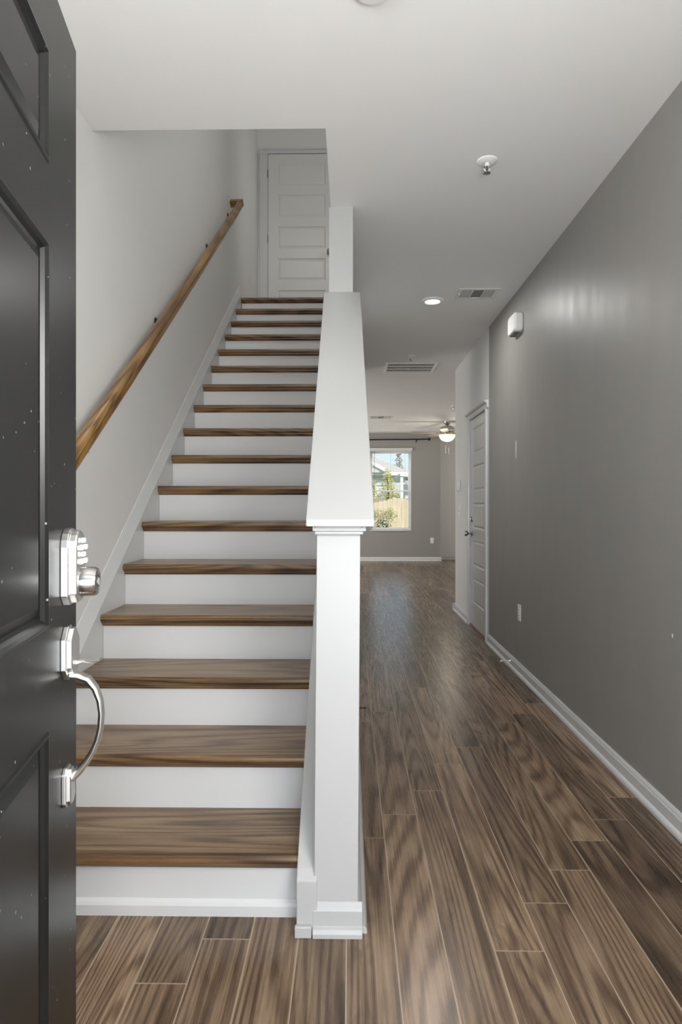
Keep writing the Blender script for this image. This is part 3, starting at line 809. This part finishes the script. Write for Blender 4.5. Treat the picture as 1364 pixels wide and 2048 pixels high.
def fence(x0, x1, y, topf, label, mat, pw=.14):
    e = empty('wooden_fence', ((x0 + x1) / 2, y, GZ), label, 'fence')
    x = x0; m = MB(); i = 0
    while x < x1:
        zt = topf(x + pw / 2); m.box(x, x + pw - .006, y - .01, y + .01, GZ, zt); x += pw
    m.build('pickets', mat, e)
    m = MB()
    for z in (GZ + .3, GZ + 1.3): m.box(x0, x1, y + .01, y + .05, z, z + .09)
    m.build('rails', mat, e)
    for xp in (x0, (x0 + x1) / 2 + .3, x1): MB().box(xp - .05, xp + .05, y + .01, y + .11, GZ, topf(xp) + .03).build('post', mat, e)
PKX = 1.49
fence(-1.5, 3.6, 19, lambda x: 1.24 + .17 * math.exp(-((x - PKX) / .55) ** 2), 'tan cedar privacy fence with an arched top right behind the window', CEDAR)
fence(-1.2, 3.5, 24, lambda x: 1.50 - .22 * math.sin(PI * ((x - .05) % 1.05) / 1.05), 'darker scalloped-top fence of the next yard behind the tan fence', CEDAR2)
# houses
SID = NT('pale_siding'); X_, Y_, Z_ = SID.sep(SID.obj()); fr_ = SID.math('FRACT', SID.math('MULTIPLY', Z_, 5.0))
SID.t.links.new(SID.mix(SID.math('LESS_THAN', fr_, .12), (.62, .63, .58, 1), (.46, .47, .43, 1)), SID.b.inputs['Base Color']); SIDING = SID.m
RF = NT('grey_shingles'); RF.t.links.new(RF.mix(RF.noise(RF.obj(), 8, 5), (.34, .31, .28, 1), (.50, .46, .42, 1)), RF.b.inputs['Base Color']); ROOF = RF.m
def house(x0, x1, y0, y1, ze, zr, label, name='house'):
    e = empty(name, ((x0 + x1) / 2, y0, GZ), label, 'house')
    MB().box(x0, x1, y0, y1, GZ, ze).build('wall', SIDING, e)
    xm = x1 - (zr - ze) / .55; xm0 = x0 + (zr - ze) / .55
    m = MB(); o = .35
    A = [(x0 - o, y0 - o, ze), (x1 + o, y0 - o, ze), (x1 + o, y1 + o, ze), (x0 - o, y1 + o, ze)]
    ym = (y0 + y1) / 2; Bq = [(xm0, ym - .05, zr), (xm, ym - .05, zr), (xm, ym + .05, zr), (xm0, ym + .05, zr)]
    m.loops([A, Bq]); m.build('roof', ROOF, e)
    m = MB(); m.box(x0 - o, x1 + o, y0 - o - .02, y0 - o + .02, ze - .16, ze + .03); m.box(x1 + o - .02, x1 + o + .02, y0 - o, y1 + o, ze - .16, ze + .03); m.build('fascia', TRIM, e)
    return e
h1 = house(-9, 3.0, 34, 42, 2.95, 5.2, 'neighbour house with pale siding and grey hip roof seen in the window')
# gabled dormer end in front with white rake boards
m = MB(); m.prism([(-3.5, 2.95), (1.9, 2.95), (-.8, 4.45)], lambda a, b: (a, 33.4, b), lambda a, b: (a, 34.2, b)); m.build('gable', SIDING, h1)
m = MB()
for xa, za, xb_, zb in ((1.95, 2.93, -.8, 4.5), (-3.55, 2.93, -.8, 4.5)):
    m.prism([(xa, za), (xb_, zb), (xb_, zb + .2), (xa, za + .2)], lambda a, b: (a, 33.3, b), lambda a, b: (a, 33.45, b))
m.build('rake_board', TRIM, h1)
m = MB(); m.box(1.2, 2.1, 33.95, 34, 1.0, 2.3); frame(m, 1.15, 2.15, 33.9, 33.98, .95, 2.35, .08); m.build('window', TRIM, h1)
h2 = empty('house', (4.4, 30, GZ), 'neighbour building with white porch roof at the right side of the window view', 'house')
MB().box(2.65, 9, 30, 33, GZ, 2.2).build('wall', SIDING, h2)
m = MB(); m.loops([[(2.35, 29.2, 2.55), (9.5, 29.2, 1.9), (9.5, 33.2, 1.9), (2.35, 33.2, 2.55)], [(2.35, 29.2, 2.68), (9.5, 29.2, 2.03), (9.5, 33.2, 2.03), (2.35, 33.2, 2.68)]]); m.build('roof', TRIM, h2)
MB().box(2.36, 2.5, 29.2, 29.34, GZ, 2.5).build('porch_post', TRIM, h2)

def foliage(mb, c, r, n, leaf, rnd, hollow=.3):
    for _ in range(n):
        while True:
            p = Vector((rnd.uniform(-1, 1), rnd.uniform(-1, 1), rnd.uniform(-1, 1)))
            if hollow < p.length < 1: break
        p = Vector(c) + Vector((p.x * r[0], p.y * r[1], p.z * r[2]))
        a = Vector((rnd.gauss(0, 1), rnd.gauss(0, 1), rnd.gauss(0, 1))).normalized(); b = a.orthogonal().normalized()
        s = leaf * rnd.uniform(.6, 1.3)
        mb.quad(p - a * s, p + b * s * .5, p + a * s, p - b * s * .5)
def leafm(name, c1, c2):
    t = NT(name); t.t.links.new(t.mix(t.noise(t.obj(), 2.5, 3), (*c1, 1), (*c2, 1)), t.b.inputs['Base Color']); t.b.inputs['Roughness'].default_value = .7; return t.m
LG = leafm('yellow_green_leaves', (.25, .27, .06), (.50, .45, .14)); DG = leafm('dark_green_leaves', (.03, .06, .02), (.10, .15, .05)); BG_ = leafm('far_leaves', (.16, .16, .10), (.32, .30, .22))
BARK = plain('bark', (.12, .08, .05), .9)
rnd = random.Random(3)
def tree(x, y, zt, r, zb, n, leaf, mat, label, name='tree'):
    e = empty(name, (x, y, GZ), label, 'tree' if name == 'tree' else 'shrub')
    MB().tube([(x, y, GZ), (x + .05, y, (GZ + zt) / 2), (x, y, zt - .3)], [.09, .06, .03], 8).build('trunk', BARK, e)
    m = MB(); h = zt - zb
    for i in range(6):
        f = i / 5; foliage(m, (x, y, zb + h * (.12 + .76 * f)), (r * (1 - .75 * f), r * (1 - .75 * f), h * .18), int(n * (1 - .65 * f) / 4), leaf, rnd, 0)
    tag(m.build('leaves', mat, e), kind='stuff')
tree(1.63, 27, 2.75, .60, 1.35, 900, .05, LG, 'yellow-green conical tree in front of the neighbour house')
tree(.98, 26, 2.3, .28, 1.2, 300, .05, LG, 'thin yellow-green tree at the left edge of the window view')
for x, y, zt, lab in ((4.1, 52, 6.3, 'far bare-ish tree above the roof, left of the pair'), (5.7, 52, 5.6, 'far bare-ish tree above the roof, right of the pair')):
    tree(x, y, zt, .72, 2.5, 500, .10, BG_, lab)
e = empty('shrub', (.78, 15.6, GZ), 'green shrub with yellow tips outside the lower left of the window', 'shrub')
m = MB(); foliage(m, (.80, 15.6, .20), (.36, .3, .66), 1500, .035, rnd, 0); tag(m.build('lower_leaves', DG, e), kind='stuff')
m = MB()
for i in range(26):
    x = .80 + rnd.uniform(-.28, .28); y = 15.6 + rnd.uniform(-.2, .2); z = .90 + rnd.uniform(-.08, .12)
    foliage(m, (x, y, z), (.12, .10, .14), 22, .025, rnd, 0)
tag(m.build('yellow_tips', LG, e), kind='stuff')
